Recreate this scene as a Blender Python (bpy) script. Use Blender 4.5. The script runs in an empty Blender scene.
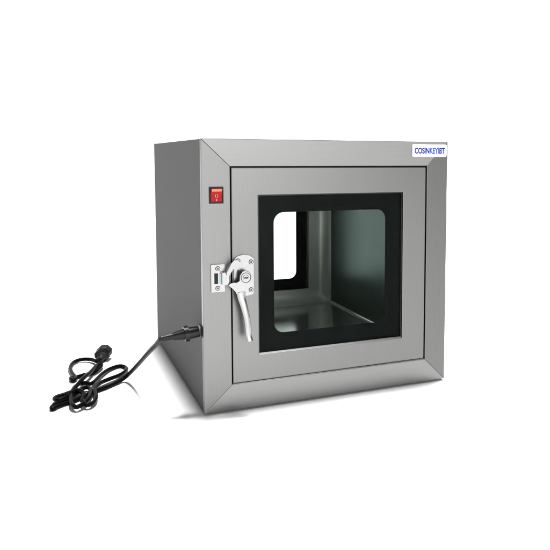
import bpy, bmesh, math, random
from mathutils import Vector, Matrix
random.seed(4)
C = bpy.context.scene
S = 0.65                      # the cabinet is 0.65 m wide; shapes below are written in cabinet widths

# ---------------------------------------------------------------- camera
cam_d = bpy.data.cameras.new('camera'); cam = bpy.data.objects.new('camera', cam_d)
C.collection.objects.link(cam); C.camera = cam
cam_d.sensor_width = 36; cam_d.lens = 682.62/550*36
cam_d.shift_x = -74.04/550; cam_d.shift_y = -62.47/550
cam_d.clip_start = .05; cam_d.clip_end = 2000
yaw, pit, rol = .421360, .0807507, .00356269
F = Vector((math.sin(yaw)*math.cos(pit), math.cos(yaw)*math.cos(pit), -math.sin(pit)))
Rt = Vector((math.cos(yaw), -math.sin(yaw), 0)); Up = Rt.cross(F)
R2 = math.cos(rol)*Rt + math.sin(rol)*Up; U2 = -math.sin(rol)*Rt + math.cos(rol)*Up
cam.matrix_world = Matrix.Translation(Vector((-.501248, -2.374781, .924159))*S) @ Matrix((R2, U2, -F)).transposed().to_4x4()

# ---------------------------------------------------------------- studio light
W = bpy.data.worlds.new('World'); C.world = W; W.use_nodes = True
nt = W.node_tree; bg = nt.nodes['Background']
tc = nt.nodes.new('ShaderNodeTexCoord'); sp = nt.nodes.new('ShaderNodeSeparateXYZ')
nt.links.new(tc.outputs['Generated'], sp.inputs[0])
rp = nt.nodes.new('ShaderNodeValToRGB')
mr = nt.nodes.new('ShaderNodeMapRange'); mr.inputs['From Min'].default_value = -1; mr.inputs['From Max'].default_value = 1
nt.links.new(sp.outputs['Y'], mr.inputs['Value']); nt.links.new(mr.outputs[0], rp.inputs[0])
e = rp.color_ramp.elements
e[0].position = 0.0; e[0].color = (.07, .07, .07, 1)
e[1].position = .62; e[1].color = (1, 1, 1, 1)
e2 = rp.color_ramp.elements.new(.45); e2.color = (.07, .07, .07, 1)
# the bright backdrop only fills a band above the horizon; the studio above it is dim
mz = nt.nodes.new('ShaderNodeMapRange'); mz.interpolation_type = 'SMOOTHSTEP'
mz.inputs['From Min'].default_value = .27; mz.inputs['From Max'].default_value = .38
nt.links.new(sp.outputs['Z'], mz.inputs['Value'])
# a glow added to the world in front, a little right of straight ahead, mirrored by the left of the door
def step(src, a, b_):
    n = nt.nodes.new('ShaderNodeMapRange'); n.interpolation_type = 'SMOOTHSTEP'
    n.inputs['From Min'].default_value = a; n.inputs['From Max'].default_value = b_
    nt.links.new(src, n.inputs['Value']); return n.outputs[0]
def mul(p, q):
    n = nt.nodes.new('ShaderNodeMath'); n.operation = 'MULTIPLY'; nt.links.new(p, n.inputs[0])
    if isinstance(q, float): n.inputs[1].default_value = q
    else: nt.links.new(q, n.inputs[1])
    return n.outputs[0]
inv = nt.nodes.new('ShaderNodeMath'); inv.operation = 'SUBTRACT'; inv.inputs[0].default_value = 1
nt.links.new(step(sp.outputs['X'], .26, .48), inv.inputs[1])
ny = mul(sp.outputs['Y'], -1.0)
front_glow = mul(mul(step(sp.outputs['X'], -.35, 0), inv.outputs[0]), step(ny, .2, .6))
mix_glow = nt.nodes.new('ShaderNodeMixRGB'); mix_glow.inputs[2].default_value = (5.0, 5.0, 5.0, 1)
nt.links.new(front_glow, mix_glow.inputs[0]); nt.links.new(rp.outputs[0], mix_glow.inputs[1])
mxw = nt.nodes.new('ShaderNodeMixRGB'); mxw.inputs[2].default_value = (.07, .07, .07, 1)
nt.links.new(mz.outputs[0], mxw.inputs[0]); nt.links.new(mix_glow.outputs[0], mxw.inputs[1])
nt.links.new(mxw.outputs[0], bg.inputs['Color']); bg.inputs['Strength'].default_value = 1.7

def lamp(name, kind, energy, loc, aim, size=None, size_y=None, angle=None, col=(1, 1, 1)):
    d = bpy.data.lights.new(name, kind); d.energy = energy; d.color = col
    if kind == 'AREA':
        d.shape = 'RECTANGLE'; d.size = size; d.size_y = size_y or size
    if angle is not None: d.angle = math.radians(angle)
    o = bpy.data.objects.new(name, d); C.collection.objects.link(o)
    o.location = loc
    o.rotation_euler = (Vector(aim)-Vector(loc)).to_track_quat('-Z', 'Y').to_euler()
    return o
lamp('overhead_key', 'SUN', 9.5, (0.092, .08, 1.0), (0, 0, 0), angle=11)
lamp('added_front_fill', 'AREA', 1.0, (.36, -1.5, 1.5), (.1, 0, .3), .3, 1.0)  # added light, brightens the left ends of the front rails
lamp('added_lip_fill', 'AREA', 2.0, (.3, -.42, 1.6), (.3, -.1, .2), 1.2, .1)  # added light above the front, picks out the bottom bead and lip
pool = lamp('added_floor_fill', 'SPOT', 300, (.06, -.85, 2.2), (.06, -.78, 0))   # added spot; its pool on the white floor brightens the left of the door
pool.data.spot_size = math.radians(34); pool.data.spot_blend = 1; pool.data.shadow_soft_size = .1

C.view_settings.view_transform = 'Standard'; C.view_settings.look = 'None'
C.view_settings.exposure = 0; C.view_settings.gamma = 1
C.cycles.max_bounces = 14; C.cycles.transparent_max_bounces = 16; C.cycles.glossy_bounces = 8
CABLE = [(-0.121, 0.050, 0.2855), (-0.146, 0.075, 0.2638), (-0.162, 0.190, 0.2024), (-0.177, 0.330, 0.1272), (-0.195, 0.440, 0.0635), (-0.218, 0.500, 0.0204), (-0.258, 0.473, 0.0088), (-0.303, 0.431, 0.0088), (-0.347, 0.400, 0.0088), (-0.381, 0.366, 0.0088), (-0.415, 0.330, 0.0088), (-0.451, 0.308, 0.0088), (-0.479, 0.286, 0.0088), (-0.494, 0.268, 0.0088), (-0.495, 0.291, 0.0099), (-0.472, 0.321, 0.0109), (-0.437, 0.350, 0.0120), (-0.402, 0.402, 0.0130), (-0.374, 0.447, 0.0150), (-0.357, 0.415, 0.0170), (-0.366, 0.320, 0.0190), (-0.390, 0.251, 0.0192), (-0.416, 0.225, 0.0194), (-0.430, 0.271, 0.0196), (-0.427, 0.370, 0.0198), (-0.411, 0.457, 0.0200), (-0.381, 0.495, 0.0202), (-0.351, 0.480, 0.0178), (-0.330, 0.523, 0.0154), (-0.297, 0.611, 0.0130), (-0.259, 0.676, 0.0106), (-0.219, 0.704, 0.0097), (-0.197, 0.669, 0.0087), (-0.206, 0.612, 0.0115), (-0.235, 0.557, 0.0142), (-0.274, 0.520, 0.0158), (-0.314, 0.475, 0.0174), (-0.341, 0.402, 0.0190), (-0.343, 0.315, 0.0172), (-0.356, 0.257, 0.0154), (-0.379, 0.234, 0.0184), (-0.393, 0.276, 0.0214), (-0.383, 0.335, 0.0250), (-0.400, 0.379, 0.0286), (-0.425, 0.385, 0.0253), (-0.452, 0.374, 0.0220), (-0.477, 0.369, 0.0187), (-0.486, 0.357, 0.0154), (-0.472, 0.333, 0.0178), (-0.439, 0.357, 0.0202), (-0.411, 0.431, 0.0250), (-0.380, 0.515, 0.0298), (-0.343, 0.613, 0.0262), (-0.313, 0.708, 0.0226), (-0.293, 0.740, 0.0190), (-0.299, 0.699, 0.0154), (-0.331, 0.642, 0.0121), (-0.367, 0.638, 0.0087), (-0.400, 0.616, 0.0094), (-0.421, 0.608, 0.0100), (-0.413, 0.575, 0.0106), (-0.403, 0.607, 0.0100), (-0.414, 0.682, 0.0094), (-0.418, 0.759, 0.0088), (-0.402, 0.834, 0.0108), (-0.367, 0.863, 0.0127), (-0.330, 0.840, 0.0147), (-0.305, 0.789, 0.0166), (-0.291, 0.813, 0.0166)]
# ---------------------------------------------------------------- helpers
def finish(name, bm, mat, parent=None, smooth=False, angle=None):
    bmesh.ops.scale(bm, vec=(S, S, S), verts=bm.verts)
    bmesh.ops.recalc_face_normals(bm, faces=bm.faces)
    me = bpy.data.meshes.new(name); bm.to_mesh(me); bm.free()
    me.materials.append(mat)
    if smooth:
        for p in me.polygons: p.use_smooth = True
        if angle: me.set_sharp_from_angle(angle=math.radians(angle))
    o = bpy.data.objects.new(name, me); C.collection.objects.link(o)
    if parent: o.parent = parent
    return o
def bevel(bm, w, seg=2):
    bmesh.ops.recalc_face_normals(bm, faces=bm.faces)
    es = [e for e in bm.edges if len(e.link_faces) == 2 and e.calc_face_angle(0) > .5]
    bmesh.ops.bevel(bm, geom=es, offset=w, segments=seg, affect='EDGES', profile=.6, clamp_overlap=True)
def add_box(bm, a, b):
    vs = [bm.verts.new((x, y, z)) for x in (a[0], b[0]) for y in (a[1], b[1]) for z in (a[2], b[2])]
    for f in ((0,1,3,2),(4,6,7,5),(0,4,5,1),(2,3,7,6),(0,2,6,4),(1,5,7,3)): bm.faces.new([vs[i] for i in f])
def box(a, b, w=0, seg=2):
    bm = bmesh.new(); add_box(bm, a, b)
    if w: bevel(bm, w, seg)
    return bm
def prism(pts, y0, y1, w=0, seg=2, bm=None):
    """outline in x,z pushed from y0 (front) to y1 (back)"""
    bm = bm or bmesh.new()
    f = [bm.verts.new((x, y0, z)) for x, z in pts]; b = [bm.verts.new((x, y1, z)) for x, z in pts]
    bm.faces.new(f); bm.faces.new(b[::-1]); n = len(pts)
    for i in range(n): bm.faces.new((f[i], b[i], b[(i+1) % n], f[(i+1) % n]))
    if w: bevel(bm, w, seg)
    return bm
def rrect(x0, z0, x1, z1, r, n=8):
    out = []
    for cx, cz, a0 in ((x1-r, z1-r, 0), (x0+r, z1-r, 90), (x0+r, z0+r, 180), (x1-r, z0+r, 270)):
        for k in range(n+1):
            a = math.radians(a0+90*k/n); out.append((cx+r*math.cos(a), cz+r*math.sin(a)))
    return out
def ring(outer, inner, y0, y1, w=0):
    """a plate with a hole: two outlines with the same number of points"""
    bm = bmesh.new(); n = len(outer)
    L = [[bm.verts.new((x, y, z)) for x, z in pts] for pts, y in ((outer, y0), (inner, y0), (inner, y1), (outer, y1))]
    for a in range(4):
        p, q = L[a], L[(a+1) % 4]
        for i in range(n): bm.faces.new((p[i], p[(i+1) % n], q[(i+1) % n], q[i]))
    if w: bevel(bm, w)
    return bm
def cyl(c, r, y0, y1, n=28, w=0):
    return prism([(c[0]+r*math.cos(2*math.pi*k/n), c[1]+r*math.sin(2*math.pi*k/n)) for k in range(n)], y0, y1, w)
def catmull(P, n=8):
    P = [Vector(p) for p in P]; out = []
    for i in range(len(P)-1):
        a, b, c, d = P[max(i-1, 0)], P[i], P[i+1], P[min(i+2, len(P)-1)]
        for k in range(n):
            t = k/n
            out.append(.5*((2*b)+(c-a)*t+(2*a-5*b+4*c-d)*t*t+(3*b-a-3*c+d)*t**3))
    out.append(P[-1]); return out
def tube(P, rad, n=14, bm=None, flat=1.0):
    bm = bm or bmesh.new(); P = [Vector(p) for p in P]; rings = []
    t0 = (P[1]-P[0]).normalized(); nrm = t0.orthogonal().normalized()
    for i, p in enumerate(P):
        t = (P[min(i+1, len(P)-1)]-P[max(i-1, 0)]).normalized()
        nrm = (nrm-t*nrm.dot(t)).normalized(); b = t.cross(nrm)
        r = rad(i/(len(P)-1)) if callable(rad) else rad
        rings.append([bm.verts.new(p+r*(nrm*math.cos(2*math.pi*k/n)+flat*b*math.sin(2*math.pi*k/n))) for k in range(n)])
    for a, b in zip(rings, rings[1:]):
        for k in range(n): bm.faces.new((a[k], a[(k+1) % n], b[(k+1) % n], b[k]))
    bm.faces.new(rings[0][::-1]); bm.faces.new(rings[-1])
    return bm

# ---------------------------------------------------------------- materials
def mat(name, col, metal=0, rough=.5, spec=.5, noise=0, nscale=40, stretch=(1, 1, 1), bump=0, aniso=0, axis=None, coat=0, rvar=0):
    m = bpy.data.materials.new(name); m.use_nodes = True; nt = m.node_tree; b = nt.nodes['Principled BSDF']
    b.inputs['Base Color'].default_value = (*col, 1); b.inputs['Metallic'].default_value = metal
    b.inputs['Roughness'].default_value = rough; b.inputs['Specular IOR Level'].default_value = spec
    b.inputs['Coat Weight'].default_value = coat
    if noise or bump or rvar:
        tc = nt.nodes.new('ShaderNodeTexCoord'); mp = nt.nodes.new('ShaderNodeMapping')
        mp.inputs['Scale'].default_value = stretch
        nz = nt.nodes.new('ShaderNodeTexNoise'); nz.inputs['Scale'].default_value = nscale; nz.inputs['Detail'].default_value = 5
        nt.links.new(tc.outputs['Object'], mp.inputs[0]); nt.links.new(mp.outputs[0], nz.inputs['Vector'])
        if noise:
            mx = nt.nodes.new('ShaderNodeMixRGB'); mx.blend_type = 'MIX'
            mx.inputs[1].default_value = (*[c*(1-noise) for c in col], 1); mx.inputs[2].default_value = (*[min(1, c*(1+noise)) for c in col], 1)
            nt.links.new(nz.outputs['Fac'], mx.inputs[0]); nt.links.new(mx.outputs[0], b.inputs['Base Color'])
        if rvar:
            mr = nt.nodes.new('ShaderNodeMapRange'); mr.inputs['To Min'].default_value = rough-rvar; mr.inputs['To Max'].default_value = rough+rvar
            mr.inputs['From Min'].default_value = .25; mr.inputs['From Max'].default_value = .75
            nt.links.new(nz.outputs['Fac'], mr.inputs['Value']); nt.links.new(mr.outputs[0], b.inputs['Roughness'])
        if bump:
            bp = nt.nodes.new('ShaderNodeBump'); bp.inputs['Strength'].default_value = bump; bp.inputs['Distance'].default_value = .0005
            nt.links.new(nz.outputs['Fac'], bp.inputs['Height']); nt.links.new(bp.outputs[0], b.inputs['Normal'])
    if aniso:
        tg = nt.nodes.new('ShaderNodeTangent'); tg.direction_type = 'RADIAL'; tg.axis = axis
        b.inputs['Anisotropic'].default_value = aniso; nt.links.new(tg.outputs[0], b.inputs['Tangent'])
    return m
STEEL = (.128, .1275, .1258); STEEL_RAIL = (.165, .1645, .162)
M = {
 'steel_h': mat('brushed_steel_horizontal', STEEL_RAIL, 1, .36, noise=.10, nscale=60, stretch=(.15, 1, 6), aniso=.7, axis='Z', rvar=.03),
 'steel_v': mat('brushed_steel_vertical', STEEL, 1, .36, noise=.10, nscale=60, stretch=(6, 1, .15), aniso=.7, axis='X', rvar=.03),
 'door': mat('brushed_door_steel', STEEL, 1, .34, noise=.08, nscale=60, stretch=(6, 1, .2), aniso=.3, axis='X', rvar=.03),
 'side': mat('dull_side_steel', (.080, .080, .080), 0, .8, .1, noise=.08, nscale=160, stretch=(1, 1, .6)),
 'liner': mat('polished_liner_steel', (.62, .61, .59), .8, .16, noise=.06, nscale=14, stretch=(1, 1, .4), rvar=.04),
 'liner_shaded': mat('shaded_liner_steel', (.045, .066, .06), .8, .3, noise=.1, nscale=9, rvar=.04),  # steel of the right wall, its dim reflections put into the colour
 'liner_soft': mat('satin_liner_steel', (.62, .61, .585), .6, .42, noise=.06, nscale=14, rvar=.04),
 'chrome_soft': mat('worn_plated_steel', (.24, .24, .24), 1, .26, rvar=.04, nscale=50),
 'chrome': mat('bright_plated_steel', (.27, .27, .27), 1, .24, rvar=.04, nscale=50),
 'bead': mat('highlight_edge_steel', (.85, .85, .84), 1, .32, rvar=.03, nscale=50),  # much lighter than the door steel, for the added highlight edges
 'dark': mat('dark_recess', (.012, .012, .012), 0, .6, .2),
 'black': mat('black_plastic', (.004, .004, .004), 0, .38, .2, noise=.2, nscale=90),
 'cable': mat('black_cable_sheath', (.002, .002, .002), 0, .34, .03, bump=.2, nscale=200),
 'plug': mat('dark_grey_moulded_plastic', (.010, .010, .010), 0, .5, .12, noise=.2, nscale=120),
 'brass': mat('nickel_pin', (.7, .68, .62), 1, .25, rvar=.03),
 'white': mat('white_label_plastic', (.85, .85, .86), 0, .35, .3, noise=.01),
 'ink': mat('dark_blue_ink', (.008, .012, .20), 0, .5, .2, noise=.05),
 'ink2': mat('light_blue_ink', (.015, .06, .40), 0, .5, .2, noise=.05),
 'red': mat('red_translucent_plastic', (.24, .003, .004), 0, .4, .12, noise=.1),
 'highlight': mat('painted_highlight_plastic', (.70, .12, .07), 0, .3, .4, noise=.05),  # lamp highlight on the rocker put into the colour
 'mark': mat('pale_print', (.62, .16, .15), 0, .5, .3, noise=.02),
 'floor': mat('white_studio_floor', (.86, .86, .86), 0, .9, .1, noise=.01, nscale=8),
}
def glassy(name, tint, block, refl):
    """clear or inked sheet: tinted see-through with a weak mirror; no ray tricks"""
    m = bpy.data.materials.new(name); m.use_nodes = True; nt = m.node_tree
    out = nt.nodes['Material Output']; b = nt.nodes['Principled BSDF']
    b.inputs['Base Color'].default_value = (.003, .0035, .0035, 1); b.inputs['Roughness'].default_value = .3; b.inputs['Specular IOR Level'].default_value = .05
    tr = nt.nodes.new('ShaderNodeBsdfTransparent'); tr.inputs[0].default_value = (*tint, 1)
    gl = nt.nodes.new('ShaderNodeBsdfGlossy'); gl.inputs['Roughness'].default_value = .02
    m1 = nt.nodes.new('ShaderNodeMixShader'); m1.inputs[0].default_value = block
    nt.links.new(tr.outputs[0], m1.inputs[1]); nt.links.new(b.outputs[0], m1.inputs[2])
    fr = nt.nodes.new('ShaderNodeFresnel'); fr.inputs[0].default_value = refl
    m2 = nt.nodes.new('ShaderNodeMixShader'); nt.links.new(fr.outputs[0], m2.inputs[0])
    nt.links.new(m1.outputs[0], m2.inputs[1]); nt.links.new(gl.outputs[0], m2.inputs[2])
    nt.links.new(m2.outputs[0], out.inputs[0])
    return m
M['glass'] = glassy('green_tinted_glass', (.84, .872, .858), 0, 1.05)
M['border'] = glassy('black_printed_border', (.8, .8, .8), .94, 1.0001)
M['rear_border'] = glassy('black_printed_border_solid', (.8, .8, .8), 1, 1.0001)

# ---------------------------------------------------------------- setting
bm = bmesh.new(); vs = [bm.verts.new((x, y, 0)) for x, y in ((-900, -900), (900, -900), (900, 900), (-900, 900))]; bm.faces.new(vs)
fl = finish('floor', bm, M['floor']); fl['kind'] = 'structure'; fl['label'] = 'plain white studio floor under the cabinet'

# ---------------------------------------------------------------- cabinet
H, D = .9876, 1.0915
root = bpy.data.objects.new('pass_box', None); C.collection.objects.link(root)
root['label'] = 'stainless steel pass box cabinet with a black bordered glass door and lever latch'
root['category'] = 'cabinet'
G = .007   # underside just clear of the floor, on four low pads
for x in (.06, .90):
    for y in (.06, .99):
        finish('foot_pad', box((x, y, 0), (x+.04, y+.04, G-.0005)), M['black'], root)
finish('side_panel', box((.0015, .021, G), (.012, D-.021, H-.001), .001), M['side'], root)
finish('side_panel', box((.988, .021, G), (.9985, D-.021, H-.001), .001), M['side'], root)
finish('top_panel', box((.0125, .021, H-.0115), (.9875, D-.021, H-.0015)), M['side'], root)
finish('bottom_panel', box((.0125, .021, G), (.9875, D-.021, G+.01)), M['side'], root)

def mirror(bm):    # front assembly turned to the rear
    bmesh.ops.rotate(bm, verts=bm.verts, cent=(.5, D/2, 0), matrix=Matrix.Rotation(math.pi, 3, 'Z'))
    return bm
def frame_rails(turn):
    o = [(0, G), (1, G), (1, H), (0, H)]; i = [(.1015, .1005), (.9055, .1005), (.9055, .8915), (.1015, .8915)]
    g = .0002
    for k, key in ((0, 'steel_h'), (1, 'steel_v'), (2, 'steel_h'), (3, 'steel_v')):
        a, b = o[k], o[(k+1) % 4]; c, d = i[(k+1) % 4], i[k]
        cx = (a[0]+b[0]+c[0]+d[0])/4; cz = (a[1]+b[1]+c[1]+d[1])/4
        dx, dz = (g, 0) if k in (0, 2) else (0, g)
        def sh(p):   # open each mitre by a hair
            return (p[0]+dx*(1 if p[0] < cx else -1), p[1]+dz*(1 if p[1] < cz else -1))
        b_ = prism([sh(a), sh(b), sh(c), sh(d)], 0, .02, .0014)
        if turn: mirror(b_)
        finish('frame_rail', b_, M[key], root)
frame_rails(False); frame_rails(True)
for turn in (0, 1):     # bright edge added below the door to make a white highlight
    bd = bmesh.new(); L_ = []
    for x in (.1040, .9030): L_.append([bd.verts.new((x, y, z)) for y, z in ((-.0006, .0982), (.0036, .1028), (.0110, .1028), (.0110, .0982))])
    bd.faces.new(L_[0]); bd.faces.new(L_[1][::-1])
    for i in range(4): bd.faces.new((L_[0][i], L_[1][i], L_[1][(i+1) % 4], L_[0][(i+1) % 4]))
    if turn: mirror(bd)
    finish('highlight_lip', bd, M['bead'], root)
# dark rebate behind the door gap
def rect(x0, z0, x1, z1): return [(x1, z1), (x0, z1), (x0, z0), (x1, z0)]
for turn in (0, 1):
    b_ = ring(rect(.0125, G+.011, .9875, H-.012), rect(.125, .125, .88, .865), .0215, .029)
    if turn: mirror(b_)
    finish('door_seal', b_, M['dark'], root)

def door(turn):
    y0 = .0015
    T = mirror if turn else (lambda b: b)
    d = finish('door', T(ring(rect(.1065, .1050, .9005, .8865), rect(.2045, .2005, .7985, .7875), y0, .021, .0028)), M['door'], root)
    finish('gasket', T(ring(rect(.2047, .2007, .7983, .7873), rect(.2085, .2045, .7945, .7835), .0078, .020, 0)), M['dark'], d)
    # bright bead added under the pane, leaning up to make a highlight
    bd = bmesh.new(); L_ = []
    for x in (.2052, .7978): L_.append([bd.verts.new((x, y, z)) for y, z in ((.0012, .2000), (.0074, .2052), (.0074, .1990))])
    bd.faces.new(L_[0]); bd.faces.new(L_[1][::-1])
    for i in range(3): bd.faces.new((L_[0][i], L_[1][i], L_[1][(i+1) % 3], L_[0][(i+1) % 3]))
    finish('highlight_bead', T(bd), M['bead'], d)
    finish('window_glass', T(prism(rect(.2087, .2047, .7943, .7833), .0085, .0125)), M['glass'], d)
    inner = rrect(.2665, .2715, .7265, .7215, .038, 8)
    n = len(inner)//4; outer = []
    for (cx, cz) in ((.7940, .7830), (.2090, .7830), (.2090, .2050), (.7940, .2050)):
        outer += [(cx, cz)]*n
    # spread the outer points so the quads stay clean
    outer = []
    for x, z in inner:
        u, v = (x-.4965)/.23, (z-.4965)/.225; m_ = max(abs(u), abs(v))
        outer.append((.5015+.2925*u/m_, .494+.289*v/m_))
    finish('window_border', T(ring(outer, inner, .0135, .0155)), M['rear_border' if turn else 'border'], d)
    return d
door_f = door(False); door_b = door(True)

# chamber: a lofted liner with rounded corners and a coved rear wall
bm = bmesh.new(); loops = []
def lrect(inset, y, r): loops.append([bm.verts.new((x, y, z)) for x, z in rrect(.10+inset, .138+inset*.9, .90-inset, .862-inset*.9, r, 6)])
lrect(0, .030, .02); lrect(0, .60, .02); lrect(0, .985, .02)
for k in range(1, 9):
    a = math.radians(90*k/8); r = .058; lrect(r*(1-math.cos(a)), .985+r*math.sin(a), .02+.012*k/8)
ry = .985+.058
op = rrect(.205, .215, .795, .785, .004, 6)
loops.append([bm.verts.new((x, ry, z)) for x, z in op]); loops.append([bm.verts.new((x, ry+.018, z)) for x, z in op])
for p_, q_ in zip(loops, loops[1:]):
    n = len(p_)
    for i in range(n): bm.faces.new((p_[i], p_[(i+1) % n], q_[(i+1) % n], q_[i]))
bm.faces.ensure_lookup_table(); bm.normal_update()
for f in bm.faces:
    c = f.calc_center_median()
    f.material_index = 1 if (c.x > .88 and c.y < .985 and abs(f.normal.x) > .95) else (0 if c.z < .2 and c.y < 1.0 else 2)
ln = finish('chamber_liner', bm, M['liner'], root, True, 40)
ln.data.materials.append(M['liner_shaded']); ln.data.materials.append(M['liner_soft'])

# ---- switch
sw = finish('power_switch', ring(rect(.0262, .7605, .0772, .8195), rect(.0300, .7645, .0734, .8155), -.004, 0.001, .001), M['black'], root)
finish('switch_well', prism(rect(.0302, .7647, .0732, .8153), -.0005, .0008), M['black'], sw)
bm = bmesh.new()   # rocker: rolled around x, top half leaning out
prof = [(-.0007, .7675), (-.0045, .7675), (-.0035, .7905), (-.0100, .8045), (-.0060, .8125), (-.0007, .8125)]
L_, R_ = [[bm.verts.new((x, y, z)) for y, z in prof] for x in (.0325, .0712)]
bm.faces.new(L_); bm.faces.new(R_[::-1])
for i in range(6): bm.faces.new((L_[i], R_[i], R_[(i+1) % 6], L_[(i+1) % 6]))
bevel(bm, .0008)
rk = finish('rocker', bm, M['red'], sw)
finish('rocker_highlight', prism([(.0345, .8035), (.0692, .8035), (.0705, .8120), (.0332, .8120)], -.0112, -.0080, .0006), M['highlight'], sw)  # added pale strip that stands in for a highlight
finish('circle_mark', ring([(.052+.0055*math.cos(a*math.pi/10), .7880+.0065*math.sin(a*math.pi/10)) for a in range(20)],
      [(.052+.0032*math.cos(a*math.pi/10), .7880+.0060*math.sin(a*math.pi/10)) for a in range(20)], -.0068, -.0030), M['mark'], sw)
finish('bar_mark', prism(rect(.0503, .7695, .0537, .7775), -.0050, -.0030), M['mark'], sw)

# ---- name plate
np_ = finish('name_plate', prism(rrect(.8355, .9275, .9935, .9765, .006, 5), -.004, -.0003, .0008), M['white'], root)
np_['label'] = 'white name plate with blue lettering'
def lettering(txt, x0, x1, z0, z1, y, m, parent, name='lettering'):
    cu = bpy.data.curves.new('t', 'FONT'); cu.body = txt; cu.size = 1; cu.extrude = 0; cu.offset = .024
    to = bpy.data.objects.new('t', cu); C.collection.objects.link(to)
    bpy.context.view_layer.update()
    me = bpy.data.meshes.new_from_object(to.evaluated_get(bpy.context.evaluated_depsgraph_get()))
    bpy.data.objects.remove(to)
    xs = [v.co.x for v in me.vertices]; zs = [v.co.y for v in me.vertices]
    a, b, c, d = min(xs), max(xs), min(zs), max(zs)
    for v in me.vertices:
        v.co = Vector((x0+(v.co.x-a)/(b-a)*(x1-x0), y, z0+(v.co.y-c)/(d-c)*(z1-z0)))*S
    heavy = bmesh.new()                 # thicken the strokes
    for k, (dx, dz) in enumerate(((-.0006, 0), (.0006, 0), (0, .0005), (0, -.0005))):
        n0 = len(heavy.verts); heavy.from_mesh(me); heavy.verts.ensure_lookup_table()
        for v in heavy.verts[n0:]: v.co += Vector((dx, -.00012*k, dz))*S
    heavy.to_mesh(me); heavy.free()
    me.materials.clear(); me.materials.append(m); me.name = name
    o = bpy.data.objects.new(name, me); C.collection.objects.link(o); o.parent = parent
lettering('COSIN', .8455, .9120, .9395, .9635, -.0044, M['ink'], np_)
lettering('KEYI', .9145, .9560, .9395, .9635, -.0044, M['ink2'], np_)
lettering('BT', .9590, .9840, .9395, .9635, -.0044, M['ink'], np_)

# ---- latch
latch = finish('latch_plate', prism([(.1120, .545), (.1125, .5600), (.1252, .5700), (.1453, .5755), (.1693, .5715), (.1850, .5600), (.1850, .4400), (.1820, .4285), (.158, .4240), (.128, .432), (.1120, .452)], -.0045, .0013, .001), M['chrome'], root, False)
def screw(c, y, par, r=.0068):
    s = finish('screw', cyl(c, r, y-.0025, y, 20, .0007), M['chrome'], par)
    bm = bmesh.new(); t = .0011; q = r*.62; a = .5
    for (w_, h_) in ((q, t), (t, q)):
        pts = [(c[0]+X*math.cos(a)-Z*math.sin(a), c[1]+X*math.sin(a)+Z*math.cos(a)) for X, Z in ((-w_, -h_), (w_, -h_), (w_, h_), (-w_, h_))]
        prism(pts, y-.0029 - (.0002 if w_ == q else 0), y-.0024, 0, 2, bm)
    rim = ring([(c[0]+1.28*r*math.cos(k*math.pi/10), c[1]+1.28*r*math.sin(k*math.pi/10)) for k in range(20)],
               [(c[0]+1.02*r*math.cos(k*math.pi/10), c[1]+1.02*r*math.sin(k*math.pi/10)) for k in range(20)], y-.0006, y)
    rim2 = bpy.data.meshes.new('t'); rim.to_mesh(rim2); rim.free(); bm.from_mesh(rim2)
    finish('screw_slot', bm, M['dark'], par)
for c in ((.1745, .5472), (.1740, .4455), (.1265, .5535)): screw(c, -.0045, latch)
finish('guide_slot', prism([(.1235, .470), (.1285, .470), (.1285, .520), (.1235, .520)], -.0050, -.0046), M['dark'], latch)
# strike on the left stile
st = finish('strike_plate', ring(rect(.0290, .4460, .0785, .5450), rect(.0405, .4760, .0535, .5135), -.0055, -.0002, .0008), M['chrome'], root)
finish('strike_recess', prism(rect(.0400, .4755, .0540, .5140), -.0011, -.0004), M['dark'], st)
finish('strike_window', prism(rect(.0590, .4770, .0655, .5110), -.0062, -.0056), mat('pale_teal_window', (.35, .5, .5), 0, .4, noise=.05), st)
for c in ((.0530, .5300), (.0525, .4600)): screw(c, -.0055, st)
# tongue: folded tab from the strike towards the claw
bm = prism([(.0640, .5175), (.0860, .5180), (.0900, .5060), (.0900, .4800), (.0860, .4710), (.0640, .4735)], -.0240, -.0200, .0012)
add_box(bm, (.0642, -.0205, .4745), (.0672, -.0056, .5165))
tg = finish('strike_tongue', bm, M['chrome'], st)
finish('tongue_slot', prism(rect(.0845, .4775, .0925, .5060), -.0185, -.0150), M['dark'], st)
# lever: claw, hub, tapering arm that bows out and flares at its end
CL = [(.1262, .5535), (.1190, .5620), (.1065, .5615), (.0935, .5480), (.0815, .5250), (.0772, .5190), (.0800, .5080), (.0900, .5070), (.0945, .5180), (.1030, .5290), (.1125, .5420), (.1262, .5480)]
lv = finish('lever_handle', prism(CL, -.0330, -.0270, .0014), M['chrome'], root)
BODY = [(.0840, .4722), (.0912, .4790), (.103, .4812), (.114, .4800), (.1235, .4850), (.1262, .5055), (.1342, .5174), (.1469, .5212), (.1601, .5157), (.1685, .5014), (.1680, .4850), (.1597, .4680), (.1515, .4560), (.1450, .4440), (.1436, .4300), (.1405, .4180), (.1160, .4300), (.1100, .4460), (.0990, .4590)]
finish('lever_plate', prism(BODY, -.0345, -.0275, .0016), M['chrome'], lv)
keys = [(.1285, -.0325, .4450, .0168), (.1310, -.0345, .4220, .0142), (.1368, -.0375, .4000, .0128), (.1425, -.0405, .3740, .0118), (.1472, -.0430, .3480, .0113), (.1502, -.0455, .3150, .0110), (.1518, -.0465, .2900, .0108), (.1550, -.0500, .2690, .0122)]
cl = catmull([q[:3] for q in keys], 6); hw = [v.x for v in catmull([(q[3], 0, 0) for q in keys], 6)]
bm = bmesh.new(); secs = []
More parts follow.
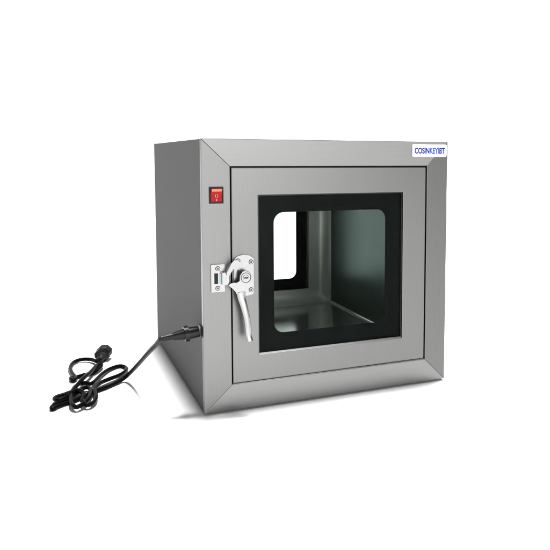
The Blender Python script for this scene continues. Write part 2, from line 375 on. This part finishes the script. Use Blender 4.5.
for n_, (p, w_) in enumerate(zip(cl, hw)):
    t = (cl[min(n_+1, len(cl)-1)]-cl[max(n_-1, 0)]).normalized()
    s_ = Vector((0, -1, 0)).cross(t).normalized(); f_ = t.cross(s_).normalized()
    row = []
    for q in range(20):
        a = 2*math.pi*q/20; ca, sa = math.cos(a), math.sin(a)
        row.append(bm.verts.new(p+s_*w_*math.copysign(abs(ca)**.65, ca)+f_*.0060*math.copysign(abs(sa)**.95, sa)))
    secs.append(row)
for s0, s1 in zip(secs, secs[1:]):
    for q in range(20): bm.faces.new((s0[q], s0[(q+1) % 20], s1[(q+1) % 20], s1[q]))
bm.faces.new(secs[0][::-1]); bm.faces.new(secs[-1])
finish('lever_arm', bm, M['chrome_soft'], lv, True, 50)
pc = (.1470, .4960)
finish('pivot', ring([(pc[0]+.0185*math.cos(k*math.pi/16), pc[1]+.0185*math.sin(k*math.pi/16)) for k in range(32)],
                     [(pc[0]+.0165*math.cos(k*math.pi/16), pc[1]+.0165*math.sin(k*math.pi/16)) for k in range(32)], -.0352, -.0340), M['dark'], lv)
finish('pivot_pin', cyl(pc, .0105, -.0380, -.0335, 28, .002), M['chrome'], lv)
finish('pivot_shaft', cyl(pc, .0150, -.0276, -.0046, 28), M['chrome'], lv)
finish('pivot_slot', prism(rect(pc[0]-.0075, pc[1]-.0025, pc[0]+.0075, pc[1]+.0025), -.0386, -.0379), M['dark'], lv)
finish('return_spring', tube(catmull([(.127, -.020, .492), (.118, -.020, .486), (.1165, -.020, .476), (.122, -.020, .4715), (.128, -.020, .474)]), .0014, 8), M['dark'], latch, True)

# ---- appliance inlet on the side panel
il = finish('power_inlet', box((-.002, .024, .279), (.0014, .071, .318), .0006), M['black'], root)

# ---------------------------------------------------------------- cord
cord = bpy.data.objects.new('power_cord', None); C.collection.objects.link(cord)
cord.location = Vector((-.33, .45, 0))*S
cord['label'] = 'black mains cord plugged into the cabinet side, its slack lying in a tangled heap'
cord['category'] = 'power cord'
def cpart(name, bm, m, smooth=True, par=None):
    o = finish(name, bm, m, par or cord, smooth, 45)
    if not par: o.location = -cord.location
    return o
sheath = catmull(CABLE[1:], 8)
cpart('cable', tube(sheath, .0085, 14), M['cable'])
A = Vector((-.006, .047, .2985)); B = Vector((-.122, .049, .2862)); ax = (B-A).normalized()
def seg(a, b, r0, r1, flat=1.0, n=20):
    return tube([A+(B-A)*(a+(b-a)*k/6) for k in range(7)], lambda t: r0+(r1-r0)*t, n, None, flat)
con = cpart('connector', seg(0, .36, .0205, .0225, .85), M['black'])
cpart('collar', seg(.32, .45, .0290, .0290, .9), M['black'], True, con)
cpart('connector_grip', seg(.44, .80, .0200, .0135), M['black'], True, con)
bm = bmesh.new()
for k in range(5):
    a = .78+k*.075
    tube([A+(B-A)*(a+.055*j/3) for j in range(4)], .0135-.0007*k, 16, bm)
tube([A+(B-A)*.78, A+(B-A)*1.0, B+(B-A)*.16, Vector(CABLE[1])+Vector((-.002, .004, -.002))], .0098, 14, bm)
cpart('strain_relief', bm, M['black'], True, con)
# three pin plug lying at the cord's end
Pe = Vector(CABLE[-1]); Pd = Vector((.35, .93, .1)).normalized(); Pu = Vector((0, 0, 1)); Ps = Pd.cross(Pu).normalized(); Pu = Ps.cross(Pd)
def section(t, w, h, up=0, ch=.35):
    c = Pe+Pd*t+Pu*up
    return [c+Ps*w*x+Pu*h*z for x, z in ((-1, -ch), (-ch, -1), (ch, -1), (1, -ch), (1, ch), (ch, 1), (-ch, 1), (-1, ch))]
def loft(secs):
    bm = bmesh.new(); L = [[bm.verts.new(v) for v in s] for s in secs]
    for a, b in zip(L, L[1:]):
        for i in range(8): bm.faces.new((a[i], a[(i+1) % 8], b[(i+1) % 8], b[i]))
    bm.faces.new(L[0][::-1]); bm.faces.new(L[-1]); return bm
b_ = loft([section(-.008, .012, .012), section(.012, .017, .015, .002), section(.020, .029, .020, .006), section(.055, .034, .030, .012), section(.072, .034, .031, .012)])
bevel(b_, .008, 4)
plug = cpart('plug', b_, M['plug'])
b_ = loft([section(.0725, .031, .028, .012), section(.080, .031, .028, .012)])
cpart('plug_face', b_, M['black'], False, plug)
for t_ in (.024, .031, .038):
    cpart('grip_ridge', loft([section(t_, .0325, .0285, .009), section(t_+.003, .0330, .0290, .009)]), M['black'], False, plug)
for sx, sz, w_ in ((-.013, -.004, .0045), (.013, -.004, .0045), (0, .014, .003)):
    b_ = loft([section(.079, .0018, w_, .012+sz), section(.108, .0018, w_, .012+sz)])
    for v in b_.verts: v.co += Ps*sx
    cpart('plug_pin', b_, M['brass'], False, plug)
